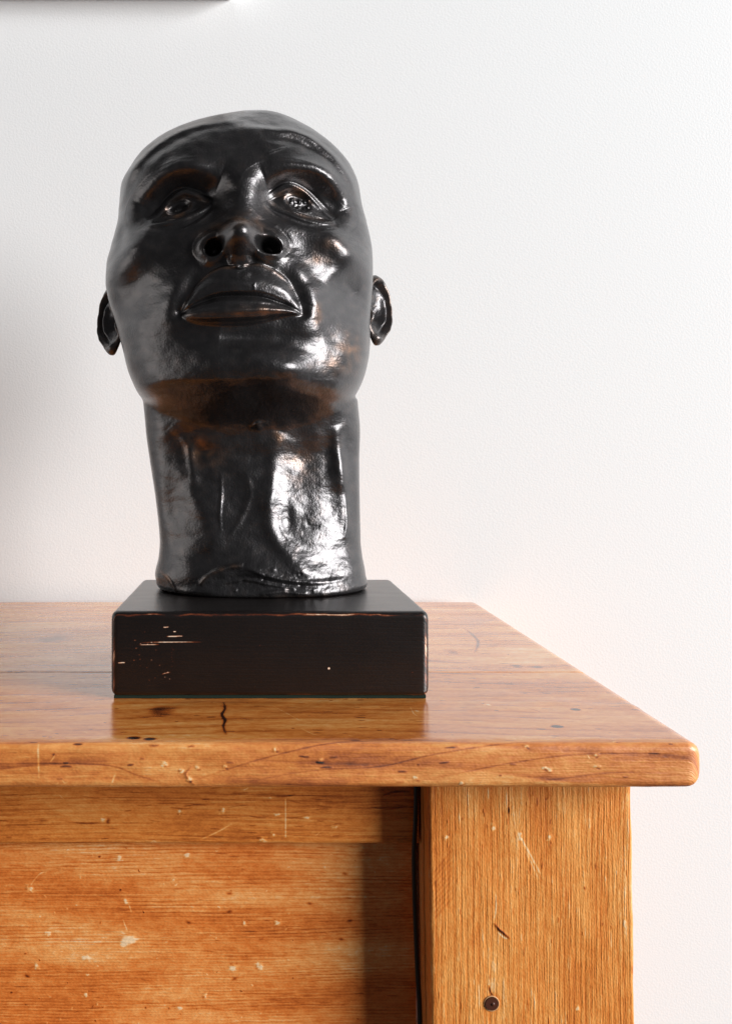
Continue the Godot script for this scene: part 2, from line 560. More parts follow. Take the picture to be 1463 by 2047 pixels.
	H.stroke([Vector2(5.7, 273.0), Vector2(13.1, 280.3), Vector2(20.4, 283.7), Vector2(27.8, 283.4), Vector2(35.9, 279.7), Vector2(44.9, 271.6), Vector2(51.3, 265.6), Vector2(55.3, 261.6)], 2.2, -2.0)
	H.stroke([Vector2(6.7, 272.0), Vector2(13.7, 278.3), Vector2(20.4, 281.0), Vector2(26.5, 280.7), Vector2(33.2, 278.3), Vector2(40.6, 272.6), Vector2(47.3, 266.3), Vector2(54.0, 262.2)], 0.7, 0.7)
	H.stroke([Vector2(6.4, 268.9), Vector2(13.7, 264.3), Vector2(21.4, 261.6), Vector2(29.8, 258.2), Vector2(39.2, 256.2), Vector2(47.3, 256.2), Vector2(54.0, 257.5)], 2.0, 2.2, 4.0)
	H.stroke([Vector2(5.7, 265.6), Vector2(13.7, 260.2), Vector2(23.1, 255.5), Vector2(33.8, 252.2), Vector2(46.6, 250.8), Vector2(56.6, 254.2)], 1.8, -1.8)
	H.stroke([Vector2(-63.3, 258.9), Vector2(-55.6, 259.2), Vector2(-49.3, 260.9), Vector2(-41.2, 262.9), Vector2(-34.5, 265.9)], 0.8, -1.6)
	H.stroke([Vector2(13.7, 266.3), Vector2(21.8, 263.6), Vector2(29.8, 260.9), Vector2(39.2, 259.2), Vector2(48.3, 259.2)], 0.8, -1.6)
	H.stroke([Vector2(-62.0, 269.6), Vector2(-54.6, 272.6), Vector2(-47.9, 274.0), Vector2(-41.2, 272.6), Vector2(-34.5, 270.6)], 0.7, -1.2)
	H.stroke([Vector2(11.4, 272.0), Vector2(19.1, 275.0), Vector2(25.8, 277.0), Vector2(32.5, 276.0), Vector2(39.9, 270.6), Vector2(46.6, 264.9)], 0.7, -1.2)
	H.blob(Vector2(-52.3, 267.6), 8.9, 5.9, 22, 1.6, 4.0)
	H.blob(Vector2(-52.6, 267.6), 7.9, 4.9, 22, -5.5, 6.0)
	H.blob(Vector2(28.8, 270.3), 9.6, 6.6, -22, 1.6, 4.0)
	H.blob(Vector2(28.8, 270.3), 8.6, 5.6, -22, -5.0, 6.0)
	H.blob(Vector2(41.2, 262.6), 6.5, 3.2, -20, 1.8)
	rng.seed = 5
	for k in 16:                                            # clay pellets in the hollow of the iris
		H.blob(Vector2(28.8, 269.6) + Vector2(rng.randf_range(-7, 7), rng.randf_range(-3.6, 3.2)), 0.9, 0.9, 0, 1.5)
	for k in 5:
		H.blob(Vector2(-52.6, 267.3) + Vector2(rng.randf_range(-5, 5), rng.randf_range(-2.5, 2)), 1.2, 1.0, 0, 0.9)
	# nose
	for k in 7:
		H.blob(Vector2(-6.5, 281.8).lerp(Vector2(-10.2, 239.9), k / 6.0), 12.5 - 0.35 * k, 10.0, 0, 1.0 + 0.72 * k)
	H.blob(Vector2(-9.9, 237.5), 25, 15, 0, 10.0)
	var N := Canvas.new(H.x0, H.y0, (H.w - 1) * H.res, (H.h - 1) * H.res, H.res)
	N.dome(Vector2(-10.1, 239.2), 15.0, 12.5, 0, 14.0, 5.0)
	N.dome(Vector2(-29.1, 233.8), 10.5, 11.0, -16, 6.0, 5.0)
	N.dome(Vector2(9.3, 234.5), 12.5, 11.0, 16, 6.5, 5.0)
	N.dome(Vector2(-10.6, 229.2), 7.0, 9.5, 0, 7.0, 4.0)
	for k in H.a.size():
		H.a[k] += maxf(N.a[k], 0.0)
	H.blob(Vector2(-26.6, 233.8), 5.4, 4.2, 32, -17.0, 4.0)
	H.blob(Vector2(8.3, 234.8), 7.0, 4.6, -18, -17.0, 4.0)
	H.blob(Vector2(10.9, 229.2), 5.0, 2.0, -10, 2.5)
	H.stroke([Vector2(-8.7, 247.5), Vector2(0.3, 247.8), Vector2(10.3, 244.9), Vector2(18.3, 237.2), Vector2(18.9, 232.7)], 2.6, 2.4)
	H.stroke([Vector2(-11.9, 247.5), Vector2(-24.1, 245.9), Vector2(-32.4, 240.4), Vector2(-38.2, 234.6), Vector2(-38.2, 230.8)], 2.6, 2.2)
	H.stroke([Vector2(-36.4, 246.6), Vector2(-41.6, 238.1), Vector2(-39.3, 229.0), Vector2(-31.8, 225.0)], 2.0, -1.8)
	H.stroke([Vector2(13.4, 249.9), Vector2(20.6, 241.4), Vector2(20.6, 232.9), Vector2(13.8, 226.3), Vector2(6.2, 225.3)], 2.0, -1.8)
	# philtrum and lips
	H.blob(Vector2(-10.4, 224.6), 4.0, 3.6, 0, -1.6)
	H.stroke([Vector2(-16.0, 227.2), Vector2(-16.6, 222.0)], 2.0, 1.0)
	H.stroke([Vector2(-4.2, 227.2), Vector2(-2.9, 222.6)], 2.0, 1.0)
	var mouth := [Vector2(-48.5, 192.3), Vector2(-39.0, 197.1), Vector2(-29.0, 200.4), Vector2(-22.5, 201.4), Vector2(-12.4, 201.7), Vector2(-0.3, 201.4), Vector2(7.5, 200.4), Vector2(14.3, 198.4), Vector2(20.8, 196.2), Vector2(30.3, 191.3)]
	var upper := [Vector2(-48.5, 194.9), Vector2(-43.6, 202.0), Vector2(-39.0, 209.5), Vector2(-32.5, 215.4), Vector2(-25.7, 219.3), Vector2(-19.2, 220.9), Vector2(-12.4, 220.6), Vector2(-9.8, 219.9), Vector2(-5.9, 220.9), Vector2(1.0, 222.2), Vector2(7.5, 220.6), Vector2(14.3, 217.3), Vector2(20.8, 212.8), Vector2(24.4, 206.6), Vector2(27.7, 200.1), Vector2(30.3, 192.6)]
	var lower := [Vector2(-48.5, 190.3), Vector2(-44.3, 187.7), Vector2(-35.8, 185.8), Vector2(-25.7, 184.8), Vector2(-12.4, 184.8), Vector2(1.0, 186.1), Vector2(11.1, 188.0), Vector2(22.8, 190.3), Vector2(30.3, 190.3)]
	H.between(mouth, upper, [[0.0, 0.45], [0.16, 0.88], [0.4, 1.0], [1.0, 0.34], [1.08, 0.0]], 7.6, 0.1)
	H.between(mouth, lower, [[0.0, 0.35], [0.3, 0.7], [0.62, 1.0], [0.85, 0.8], [1.0, 0.25], [1.15, 0.0]], 9.5, 0.15)
	H.stroke(mouth, 1.1, -1.3)
	H.stroke(upper, 0.9, 0.35)
	H.blob(Vector2(31.0, 191.3), 3.5, 3.5, 0, -2.5)
	H.blob(Vector2(-49.1, 192.9), 3.5, 3.5, 0, -2.5)
	H.stroke([Vector2(-1.0, 209.2), Vector2(-0.7, 204.3)], 0.5, 0.8)
	# neck: a flat front, a hollow plane on the right with a raised edge, the torn edge at the foot
	H.stroke([Vector2(15.7, 115.6), Vector2(12.9, 98.9), Vector2(11.9, 79.7), Vector2(9.4, 62.3), Vector2(12.2, 46.6), Vector2(21.3, 31.9), Vector2(34.5, 19.4), Vector2(50.2, 11.7)], 6.0, 3.4)
	H.blob(Vector2(46.2, 54.3), 27, 34, 0, -4.8)
	H.blob(Vector2(31.4, 93.6), 16, 20, 0, -2.0)
	H.blob(Vector2(58.1, 91.8), 7, 26, 4, 2.5)
	H.blob(Vector2(22.9, 56.6), 3.5, 10, 6, -1.3)
	H.stroke([Vector2(18.0, 63.7), Vector2(17.3, 51.3), Vector2(22.6, 40.8), Vector2(31.4, 32.0)], 1.6, 0.5)
	H.stroke([Vector2(64.3, 72.3), Vector2(65.7, 52.8), Vector2(63.6, 38.6)], 1.4, 1.0)
	H.stroke([Vector2(35.9, 54.6), Vector2(38.0, 49.2), Vector2(45.8, 48.5)], 1.6, -0.6)
	H.blob(Vector2(-28.3, 74.4), 40, 45, 0, 2.0)
	H.stroke([Vector2(-67.5, 121.6), Vector2(-56.3, 95.4), Vector2(-41.6, 63.9), Vector2(-24.8, 28.9)], 8.0, 1.8)
	H.blob(Vector2(-59.0, 56.3), 10, 30, -8, -3.0)
	H.blob(Vector2(-14.3, 63.9), 12, 34, 4, -2.4)
	H.blob(Vector2(34.9, 100.7), 13, 16, 10, -2.5)
	H.stroke([Vector2(57.2, 120.3), Vector2(60.7, 95.4), Vector2(63.6, 67.0), Vector2(65.0, 38.6)], 4.5, 2.6)
	H.blob(Vector2(51.1, 100.7), 6, 18, 4, -1.8)
	H.blob(Vector2(-57.6, 102.6), 12, 30, 6, -2.0)
	H.stroke([Vector2(-60.5, 119.9), Vector2(-48.6, 107.6), Vector2(-45.1, 91.9), Vector2(-41.6, 76.2)], 3.5, 1.8)
	H.stroke([Vector2(-24.5, 86.7), Vector2(-23.8, 72.7), Vector2(-24.8, 56.9), Vector2(-23.8, 44.7)], 1.2, 0.7)
	H.stroke([Vector2(-7.3, 88.4), Vector2(-3.8, 72.7), Vector2(-10.8, 53.4), Vector2(-20.6, 39.4)], 2.2, 0.8)
	H.blob(Vector2(-34.6, 102.4), 12, 5, 30, -1.6)
	H.blob(Vector2(1.7, 119.2), 2.6, 2.2, 0, 1.8)
	H.stroke([Vector2(-4.5, 117.0), Vector2(1.4, 121.2), Vector2(8.7, 121.2)], 1.2, 1.0)
	H.blob(Vector2(1.4, 121.6), 34, 9, 0, -2.5)
	H.blob(Vector2(-3.8, 8.6), 40, 7.5, 0, -3.5, 3.0)
	H.stroke([Vector2(-39.0, 8.5), Vector2(-31.4, 16.1), Vector2(-19.3, 21.2), Vector2(-7.9, 23.0)], 1.8, 2.6)
	H.stroke([Vector2(-7.9, 23.0), Vector2(6.6, 16.1), Vector2(27.2, 11.6), Vector2(47.9, 10.5), Vector2(65.2, 11.9)], 1.7, 2.0)
	H.stroke([Vector2(-27.9, 8.5), Vector2(-7.2, 12.6), Vector2(16.9, 8.5), Vector2(44.5, 5.7)], 1.3, 1.2)
	H.stroke([Vector2(-68.7, 15.6), Vector2(-61.1, 10.4), Vector2(-55.9, 1.0)], 1.2, 1.2)
	H.stroke([Vector2(3.1, 2.9), Vector2(16.9, 5.0), Vector2(37.6, 2.3)], 1.3, 1.4)
	rng.seed = 21
	for k in 26:
		H.blob(Vector2(rng.randf_range(-15, 55), rng.randf_range(1, 20)), rng.randf_range(0.8, 2.5), rng.randf_range(0.6, 1.4), rng.randf_range(-40, 40), rng.randf_range(-1.0, 1.0))

func wear(W: Canvas) -> void:
	# where the dark patina has rubbed through to brown metal
	W.blob(Vector2(-10.6, 248.9), 15, 6, 0, 0.9)
	W.blob(Vector2(-29.9, 245.5), 7, 4, 40, 0.6)
	W.stroke([Vector2(-60.3, 271.0), Vector2(-54.3, 273.6), Vector2(-48.3, 275.0), Vector2(-41.9, 273.6), Vector2(-34.9, 271.6), Vector2(-31.2, 268.9)], 1.3, 0.8)
	W.stroke([Vector2(-58.0, 271.0), Vector2(-61.0, 266.9), Vector2(-62.3, 261.6), Vector2(-55.6, 260.2), Vector2(-48.6, 262.2), Vector2(-43.9, 266.3), Vector2(-44.6, 271.0)], 1.1, 0.9)
	W.stroke([Vector2(18.4, 271.3), Vector2(20.4, 274.6), Vector2(26.5, 276.7), Vector2(33.8, 274.3), Vector2(39.2, 268.9)], 1.0, 0.9)
	W.stroke([Vector2(12.1, 273.3), Vector2(19.1, 276.3), Vector2(25.1, 278.7), Vector2(32.2, 278.0), Vector2(38.5, 274.3)], 1.3, 0.9)
	W.stroke([Vector2(20.1, 264.3), Vector2(29.8, 260.2), Vector2(43.2, 258.2), Vector2(52.6, 256.9)], 1.4, 0.5)
	W.stroke([Vector2(-46.9, 190.6), Vector2(-39.0, 190.0), Vector2(-29.0, 189.3), Vector2(-12.4, 188.7), Vector2(4.2, 189.3), Vector2(20.8, 193.2)], 1.5, 0.5)
	W.stroke([Vector2(-47.8, 195.5), Vector2(-39.0, 209.5), Vector2(-25.7, 219.3), Vector2(-12.4, 220.6), Vector2(1.0, 222.2), Vector2(14.3, 217.3), Vector2(24.4, 206.6)], 0.8, 0.7)
	W.blob(Vector2(2.9, 192.3), 15, 3, 5, 0.4)
	W.blob(Vector2(49.0, 238.4), 8, 5, 20, 0.5)
	W.blob(Vector2(43.5, 228.6), 7, 3, 10, 0.5)
	W.blob(Vector2(41.0, 191.3), 2.5, 6, 0, 0.7)
	W.blob(Vector2(65.6, 171.7), 10, 9, 0, 0.6)
	W.blob(Vector2(54.3, 158.6), 9, 6, 0, 0.5)
	W.blob(Vector2(-67.5, 137.7), 9, 3, -35, 0.25)
	W.blob(Vector2(-48.2, 132.9), 18, 3, -8, 0.15)
	W.blob(Vector2(44.1, 138.1), 16, 4, 5, 0.2)
	W.blob(Vector2(-38.8, 102.4), 16, 9, -30, 0.9)
	W.blob(Vector2(15.7, 114.6), 4, 8, 10, 0.9)
	W.stroke([Vector2(-39.0, 8.5), Vector2(-31.4, 16.1), Vector2(-19.3, 21.2), Vector2(-7.9, 23.0)], 1.2, 0.8)
	W.stroke([Vector2(-68.7, 15.6), Vector2(-61.1, 10.4), Vector2(-55.9, 1.0)], 1.0, 0.9)
	W.blob(Vector2(-52.4, -0.1), 10, 1.5, 0, 0.7)
	W.blob(Vector2(31.4, 95.4), 10, 14, 0, 0.4)
	W.blob(Vector2(27.2, 0.5), 20, 1.5, 0, 0.6)

func radius(th_s: float, th_c: float, c: float, half: float, front: float, back: float, n: float) -> float:
	if half < 0.02:
		return 0.0
	var b := front if th_c > 0.0 else back
	return pow(pow(absf(th_s) / half, n) + pow(absf(th_c) / maxf(b, 0.02), n), -1.0 / n)

func bronze_head() -> ArrayMesh:
	var H := Canvas.new(-118, -2, 236, 364, 0.55)
	sculpt(H)
	H.field(noise_of(35, 1), 1.5, 44.0, 34.0)
	H.field(noise_of(31, 2), 0.55, 26.0, 19.0)
	H.field(noise_of(34, 2), 0.36, 17.0, 11.0)
	# fingered clay: rougher on the neck and brows than on the face
	var rough := Canvas.new(-118, -2, 236, 364, 0.55)
	rough.field(noise_of(32, 2), 0.22, 4.5, 3.6)
	rough.field(noise_of(33, 1), 0.08, 2.6, 2.4)
	var where := Canvas.new(-118, -2, 236, 364, 0.55)
	where.blob(Vector2(46.2, 56.1), 36, 48, 0, 0.42)
	where.blob(Vector2(-3.8, 136.4), 60, 12, 0, 1.3)
	where.blob(Vector2(29.4, 171.4), 40, 26, 0, 0.15)
	where.blob(Vector2(17.0, 10.4), 60, 12, 0, 0.9)
	where.blob(Vector2(58.5, 280.3), 14, 14, 0, 0.8)
	where.blob(Vector2(29.6, 289.8), 26, 6, 0, 0.5)
	where.blob(Vector2(-31.8, 81.4), 34, 40, 0, 0.3)
	for k in H.a.size():
		H.a[k] += rough.a[k] * (0.08 + where.a[k])
	var W := Canvas.new(-118, -2, 236, 364, 1.1)
	wear(W)
	var patch := Canvas.new(-118, -2, 236, 364, 1.1)
	patch.field(noise_of(41, 4), 1.0, 9.0, 9.0)
	# rows from the crown down
	var ys := PackedFloat32Array()
	var y := 357.0
	var s := 0.0
	while y > 0.0:
		ys.append(y)
		if y > 352.0:
			s += 0.13
			y = 357.0 - s * s
		else:
			y -= 0.62
	ys.append(0.0)
	# columns: fine over the front, coarse behind
	var th := PackedFloat32Array()
	for k in 431:
		th.append(lerpf(-1.95, 1.95, k / 430.0))
	for k in range(1, 61):
		th.append(lerpf(1.95, TAU - 1.95, k / 60.0))
	var cols := th.size()
	var p := PackedVector3Array()
	var tint := PackedColorArray()
	var dark := Color(0.076, 0.073, 0.076)
	var brown := Color(0.23, 0.13, 0.08)
	for yr in ys:
		var yy := yr                                         # heights of the tables
		var ym := yr if yr < 318.0 else 318.0 + (yr - 318.0) * 0.885
		var t := sqrt(maxf(357.0 - yy, 0.0))
		var sc := key(skull, yy, 1)
		var sw := key(skull, yy, 2)
		if yy > skull[0][0]:
			sw = skull[0][2] * t / sqrt(357.0 - skull[0][0])
		elif yy < skull[-1][0]:
			sw = maxf(10.0, skull[-1][2] - (skull[-1][0] - yy) * 2.0)
		var sf := key(skull_depth, yy, 1)
		var sb := key(skull_depth, yy, 2)
		if yy > 351.0:
			sf = 26.0 * t / sqrt(6.0)
			sb = 34.0 * t / sqrt(6.0)
		var tc := key(throat, yy, 1)
		var tw := key(throat, yy, 2)
		var tf := key(throat_depth, yy, 1)
		var tb := key(throat_depth, yy, 2)
		var use_throat := yy < 190.0
		var shrink := clampf((190.0 - yy) / 50.0, 0.0, 1.0)
		var mix_c := smoothstep(118.0, 150.0, yy)
		var cx := lerpf(tc, sc, mix_c)
		for a in th:
			var sn := sin(a)
			var cs := cos(a)
			var r := 0.0
			if yy > 106.0:
				r = radius(sn, cs, sc, sw, sf, sb, 2.35)
			if use_throat:
				var off := (tc - cx) * sn
				var r2 := radius(sn, cs, tc, tw, tf, tb, 2.2) * (0.6 + 0.4 * shrink) + off
				var d := r2 - r
				var k := 1.8 + 17.0 * maxf(0.0, cs) * maxf(0.0, cs)
				if d > k:
					r = r2
				elif d > -k:
					r += (d + k) * (d + k) / (4.0 * k)
			var x := cx + r * sn
			var z := r * cs
			var wgt := smoothstep(-0.12, 0.3, cs)
			if wgt > 0.0:
				z += wgt * H.at(x, ym)
			p.append(Vector3(x, ym, z) * MM)
			var q := W.at(x, ym) * wgt
			var v := patch.at(x, ym)
			q = clampf(q * (0.55 + 1.1 * v) + 0.12 * maxf(0.0, v - 0.1), 0.0, 1.0)
			var col := dark.lerp(brown, q)
			col = col * (1.0 + 0.3 * v)
			col.a = 1.0
			tint.append(col)
	# close the foot
	for k in cols:
		p.append(Vector3(key(throat, 0.0, 1), 0.0, 4.0) * MM)
		tint.append(dark)
	return sheet(p, PackedVector2Array(), cols, ys.size() + 1, false, tint, true)

func ear_mesh(side: float) -> ArrayMesh:
	# the auricle: rim, groove, inner fold, bowl and lobe, on a disc of rays; front face then back face
	var nz := noise_of(51, 2)
	nz.frequency = 0.1
	var p := PackedVector3Array()
	var tint := PackedColorArray()
	var cols := 97
	var rows := 0
	var out_dir := Vector3(0.62 * side, 0.0, -0.78)
	var up := Vector3(0.0, 0.95, -0.3).normalized()
	var face := Vector3(0.78 * side, 0.0, 0.62)
	for face_no in 2:
		for j in 33:
			var rho := j / 32.0 if face_no == 0 else 1.0 - j / 32.0
			rows += 1
			for i in cols:
				var a := TAU * i / (cols - 1)
				var cu := cos(a)
				var su := sin(a)
				var ra := 31.0 if su > 0.0 else 29.0
				var rb := 18.5 if cu > 0.0 else 14.0
				if su < -0.35:
					rb *= 1.0 - 0.42 * (-su - 0.35)
				var u := cu * rb * rho
				var v := su * ra * rho
				var z := 0.0
				if face_no == 0:
					var rim := clampf(cu + 0.55 + maxf(su, 0.0) * 0.6, 0.0, 1.0)
					var lobe := smoothstep(-0.5, -0.85, su * rho)
					z = 4.2 * exp(-pow((rho - 0.9) / 0.12, 2.0)) * rim * (1.0 - 0.6 * lobe)
					z -= 3.2 * exp(-pow((rho - 0.7) / 0.08, 2.0)) * rim * (1.0 - lobe)
					z += 3.0 * exp(-pow((rho - 0.5) / 0.13, 2.0)) * clampf(cu + 0.2, 0.0, 1.0) * (1.0 - lobe)
					z -= 6.5 * exp(-pow((u + 2.0) / 6.5, 2.0) - pow((v + 4.0) / 9.0, 2.0))
					z += 4.5 * exp(-pow((u + 10.0) / 3.0, 2.0) - pow((v + 5.0) / 6.0, 2.0))
					z += 2.5 * exp(-pow((u + 1.0) / 6.0, 2.0) - pow((v + 22.0) / 5.0, 2.0))
					z += 0.5 * nz.get_noise_2d(u, v) + 2.0
					z -= 2.0 * pow(rho, 14.0)
				else:
					z = -1.0 - 7.0 * (1.0 - rho * rho)
				p.append((out_dir * u + up * v + face * z) * MM)
				var e := Color(0.076, 0.073, 0.076).lerp(Color(0.23, 0.13, 0.08), clampf(0.2 * exp(-pow((rho - 0.9) / 0.1, 2.0)) + 0.25 * nz.get_noise_2d(v * 1.3, u), 0.0, 1.0))
				tint.append(e)
	return sheet(p, PackedVector2Array(), cols, rows, false, tint, true)

# ------------------------------------------------------------------ scene

func _ready():
	# camera: level, facing the wall, the lens shifted as the picture was framed
	var cam := Camera3D.new()
	cam.name = "camera"
	cam.position = Vector3(0, EYE, 0)
	cam.projection = Camera3D.PROJECTION_FRUSTUM
	cam.near = 0.05
	cam.far = 20.0
	cam.size = 0.05 * 2047.0 / 1844.0
	cam.frustum_offset = Vector2(0.05 * 220.5 / 1844.0, -0.05 * 99.5 / 1844.0)
	add_child(cam)
	cam.current = true
	# the dim rest of the room
	var env := Environment.new()
	env.background_mode = Environment.BG_COLOR
	env.background_color = Color(0.27, 0.27, 0.275)
	env.tonemap_mode = Environment.TONE_MAPPER_LINEAR
	env.tonemap_exposure = 1.0
	env.sdfgi_enabled = true
	env.ssao_enabled = true
	env.ssil_enabled = true
	var we := WorldEnvironment.new()
	we.name = "environment"
	we.environment = env
	add_child(we)
	# the window to the right, high beside the sideboard
	window_light("window_light", Vector3(5.6, 2.3, 2.3), Vector3(0, 0.95, -0.75), Vector2(3.3, 3.8), Color(1.0, 0.995, 0.99), 83.0)

	# a smaller, dimmer opening far to the left
	window_light("window_light_001", Vector3(-2.3, 1.0, -0.5), Vector3(0, 0.95, -0.75), Vector2(1.0, 1.6), Color(1.0, 0.98, 0.96), 0.8)

	# ---- wall
	var wn := NoiseTexture2D.new()
	wn.noise = noise_of(61, 4)
	wn.noise.frequency = 0.075
	wn.width = 1024
	wn.height = 1024
	wn.seamless = true
	var wall_mat := StandardMaterial3D.new()
	wall_mat.albedo_color = Color(0.925, 0.932, 0.938)
	wall_mat.roughness = 0.85
	wall_mat.metallic_specular = 0.3
	wall_mat.uv1_triplanar = true
	wall_mat.uv1_world_triplanar = true
	wall_mat.uv1_scale = Vector3(4.0, 4.0, 4.0)
	wall_mat.heightmap_enabled = true
	wall_mat.heightmap_texture = wn
	wall_mat.heightmap_scale = 0.011
	var wb := BoxMesh.new()
	wb.size = Vector3(5.0, 2.6, 0.12)
	var wall := part("wall", wb, wall_mat, self, Vector3(0.2, 1.3, -1.06))
	wall.set_meta("kind", "structure")
	wall.set_meta("label", "plain white painted wall behind the sideboard")

	# ---- the white picture frame whose lower edge just enters at the top left
	var pf := thing("picture_frame", "white frame hung on the wall, only its lower edge showing at the top left", "picture frame", Vector3(0.0, 1.3995, -1.0))
	var white := StandardMaterial3D.new()
	white.albedo_color = Color(0.95, 0.945, 0.94)
	white.roughness = 0.5
	part("lower_rail", board(-400, -25, 0, 28, 1, 32, [2, 2, 1, 1], 1.5, 1.5, Vector2(100, 100), Vector2.ZERO), white, pf)
	part("upper_rail", board(-400, -25, 372, 400, 1, 32, [2, 2, 1, 1], 1.5, 1.5, Vector2(100, 100), Vector2.ZERO), white, pf)
	var side_mesh := BoxMesh.new()
	side_mesh.size = Vector3(0.028, 0.343, 0.038)
	part("side_rail", side_mesh, white, pf, Vector3(-0.039, 0.2, 0.0205))
	part("side_rail_001", side_mesh, white, pf, Vector3(-0.386, 0.2, 0.0205))
	var backing := BoxMesh.new()
	backing.size = Vector3(0.317, 0.343, 0.02)
	part("backing", backing, white, pf, Vector3(-0.2125, 0.2, 0.012))

	sideboard()
	bust()
	cable()

func window_light(called: String, at: Vector3, towards: Vector3, size: Vector2, tone: Color, energy: float) -> void:
	var l := AreaLight3D.new()
	l.name = called
	l.area_size = size
	l.light_color = tone
	l.light_energy = energy
	l.area_normalize_energy = true
	l.shadow_enabled = true
	l.area_range = 14.0
	l.set("area_attenuation", 2.0)
	add_child(l)
	l.look_at_from_position(at, towards, Vector3.UP)

func sideboard() -> void:
	var t := thing("pine_sideboard", "old honey coloured pine sideboard with worn rounded top carrying the bronze head", "sideboard", Vector3(0, TOP, 0))
	var honey := ramp([[0.0, Color(0.07, 0.03, 0.015)], [0.22, Color(0.36, 0.16, 0.055)], [0.45, Color(0.66, 0.34, 0.12)], [0.65, Color(0.85, 0.5, 0.21)], [0.85, Color(0.94, 0.66, 0.36)], [1.0, Color(0.96, 0.82, 0.64)]])
	# --- top: three boards, grain along x. Pictures start 370 mm left of the lens axis.
	var w0 := wood_canvas(620, 235, 0.42, 101, 13.0, 26.0, 0.24, 0.11, 0.2)
	var tone: Canvas = w0[0]
	var rel: Canvas = w0[1]
	top_marks(tone, rel)
	lift(tone, 0.07)
	for j in rel.h:                                        # the varnish fills the grain on top, the edge is bare
		var q := lerpf(0.16, 1.0, smoothstep(166.0, 174.0, j * rel.res))
		for i in rel.w:
			rel.a[j * rel.w + i] = 0.5 + (rel.a[j * rel.w + i] - 0.5) * q
	var mat_front := wood_material("pine_top_front", tone, rel, honey, 1.0, 0.0, 0.06, 0.05)
	mat_front.roughness_texture = worn_varnish(rel)
	mat_front.roughness_texture_channel = BaseMaterial3D.TEXTURE_CHANNEL_RED
	mat_front.metallic_specular = 0.7
	mat_front.clearcoat_enabled = true
	mat_front.clearcoat = 0.35
	mat_front.clearcoat_roughness = 0.22
	part("top_board", board(-480, 236.5, -24, 0, -655, -488, [4.0, 4.5, 0.9, 0.9], 5.0, 8.0, Vector2(620, 235), Vector2(-370, 0), 0.6, 3), mat_front, t)
	var w1 := wood_canvas(620, 355, 0.7, 131, 15.0, 34.0, 0.22, 0.11, 0.24)
	var tb: Canvas = w1[0]
	var rb: Canvas = w1[1]
	back_marks(tb, rb)
	lift(tb, 0.11)
	var mat_back := wood_material("pine_top_back", tb, rb, honey, 1.0, 0.0, 0.08, 0.008)
	var smears := Canvas.new(0, 0, 620, 355, 2.0)
	smears.field(noise_of(93, 4), 0.1, 60.0, 30.0)
	lift(smears, 0.24)
	mat_back.roughness_texture = grey(smears)
	mat_back.roughness_texture_channel = BaseMaterial3D.TEXTURE_CHANNEL_RED
	mat_back.metallic_specular = 0.7
	mat_back.clearcoat_enabled = true
	mat_back.clearcoat = 0.6
	mat_back.clearcoat_roughness = 0.2
	part("top_board_001", board(-480, 236.5, -24, 0, -985, -655.5, [0.9, 0.5, 0.6, 3.0], 5.0, 8.0, Vector2(620, 355), Vector2(-370, 0), 0.0, 4), mat_back, t)
	# --- rail under the top, panel set back below it
	var w2 := wood_canvas(460, 72, 0.3, 171, 3.0, 10.0, 0.22, 0.14, 0.16)
	rail_marks(w2[0], w2[1])
	lift(w2[0], 0.02)
	var mat_rail := wood_material("pine_rail", w2[0], w2[1], honey, 0.5, 0.25, 0.25, 0.05)
	part("rail", board(-480, 96, -76, -25, -575, -543, [1.0, 2.5, 1, 1], 0.5, 0.5, Vector2(460, 72), Vector2(-340, 50), 0.3, 6), mat_rail, t)
	var w3 := wood_canvas(460, 130, 0.32, 191, 2.0, 9.0, 0.24, 0.12, 0.18)
	panel_marks(w3[0], w3[1])
	var ember := ramp([[0.0, Color(0.07, 0.03, 0.015)], [0.22, Color(0.36, 0.15, 0.045)], [0.45, Color(0.66, 0.315, 0.1)], [0.65, Color(0.86, 0.475, 0.2)], [0.85, Color(0.95, 0.66, 0.38)], [1.0, Color(0.97, 0.83, 0.66)]])
	lift(w3[0], 0.1)
	var mat_panel := wood_material("pine_panel", w3[0], w3[1], ember, 0.5, 0.2, 0.3, 0.05)
	part("panel", board(-480, 96, -200, -75, -573, -552, [1.0, 1.0, 1, 1], 0.5, 0.5, Vector2(460, 130), Vector2(-340, 78), 0.4, 8), mat_panel, t)
	part("lower_rail", board(-480, 96, -256, -198, -575, -543, [2.5, 2, 1, 1], 0.5, 0.5, Vector2(460, 72), Vector2(-300, 50), 0.2, 9), mat_rail, t)
	# --- leg at the right corner, grain upright: a board turned on end
	var w4 := wood_canvas(200, 135, 0.22, 211, 3.3, 9.0, 0.3, 0.11, 0.14)
	leg_marks(w4[0], w4[1])
	lift(w4[0], 0.13)
	var mat_leg := wood_material("pine_leg", w4[0], w4[1], honey, 0.52, 0.15, 0.3, 0.06)
	var lm := board(0, 724, -57.5, 57.5, -57.5, 57.5, [2.0, 2.5, 2, 2], 0.3, 0.3, Vector2(200, 135), Vector2(0, 165.0), 0.5, 10)
	var leg := part("leg", lm, mat_leg, t, Vector3(0.1545, -0.0245, -0.5785))
	leg.rotation = Vector3(0, 0, deg_to_rad(-89.2))
	# back leg and side rail that carry the top
	var leg2 := part("leg_001", lm, mat_leg, t, Vector3(0.1545, -0.0245, -0.915))
	leg2.rotation = Vector3(0, 0, deg_to_rad(-90))
	# --- wooden peg in the leg
	var peg := CylinderMesh.new()
	peg.top_radius = 0.0036
	peg.bottom_radius = 0.0038
	peg.height = 0.004
	peg.radial_segments = 24
	var dark := StandardMaterial3D.new()
	dark.albedo_color = Color(0.3, 0.14, 0.07)
	dark.roughness = 0.5
	var pg := part("peg", peg, dark, t, Vector3(0.1331, -0.1567, -0.5222))
	pg.rotation = Vector3(PI / 2, 0, 0)
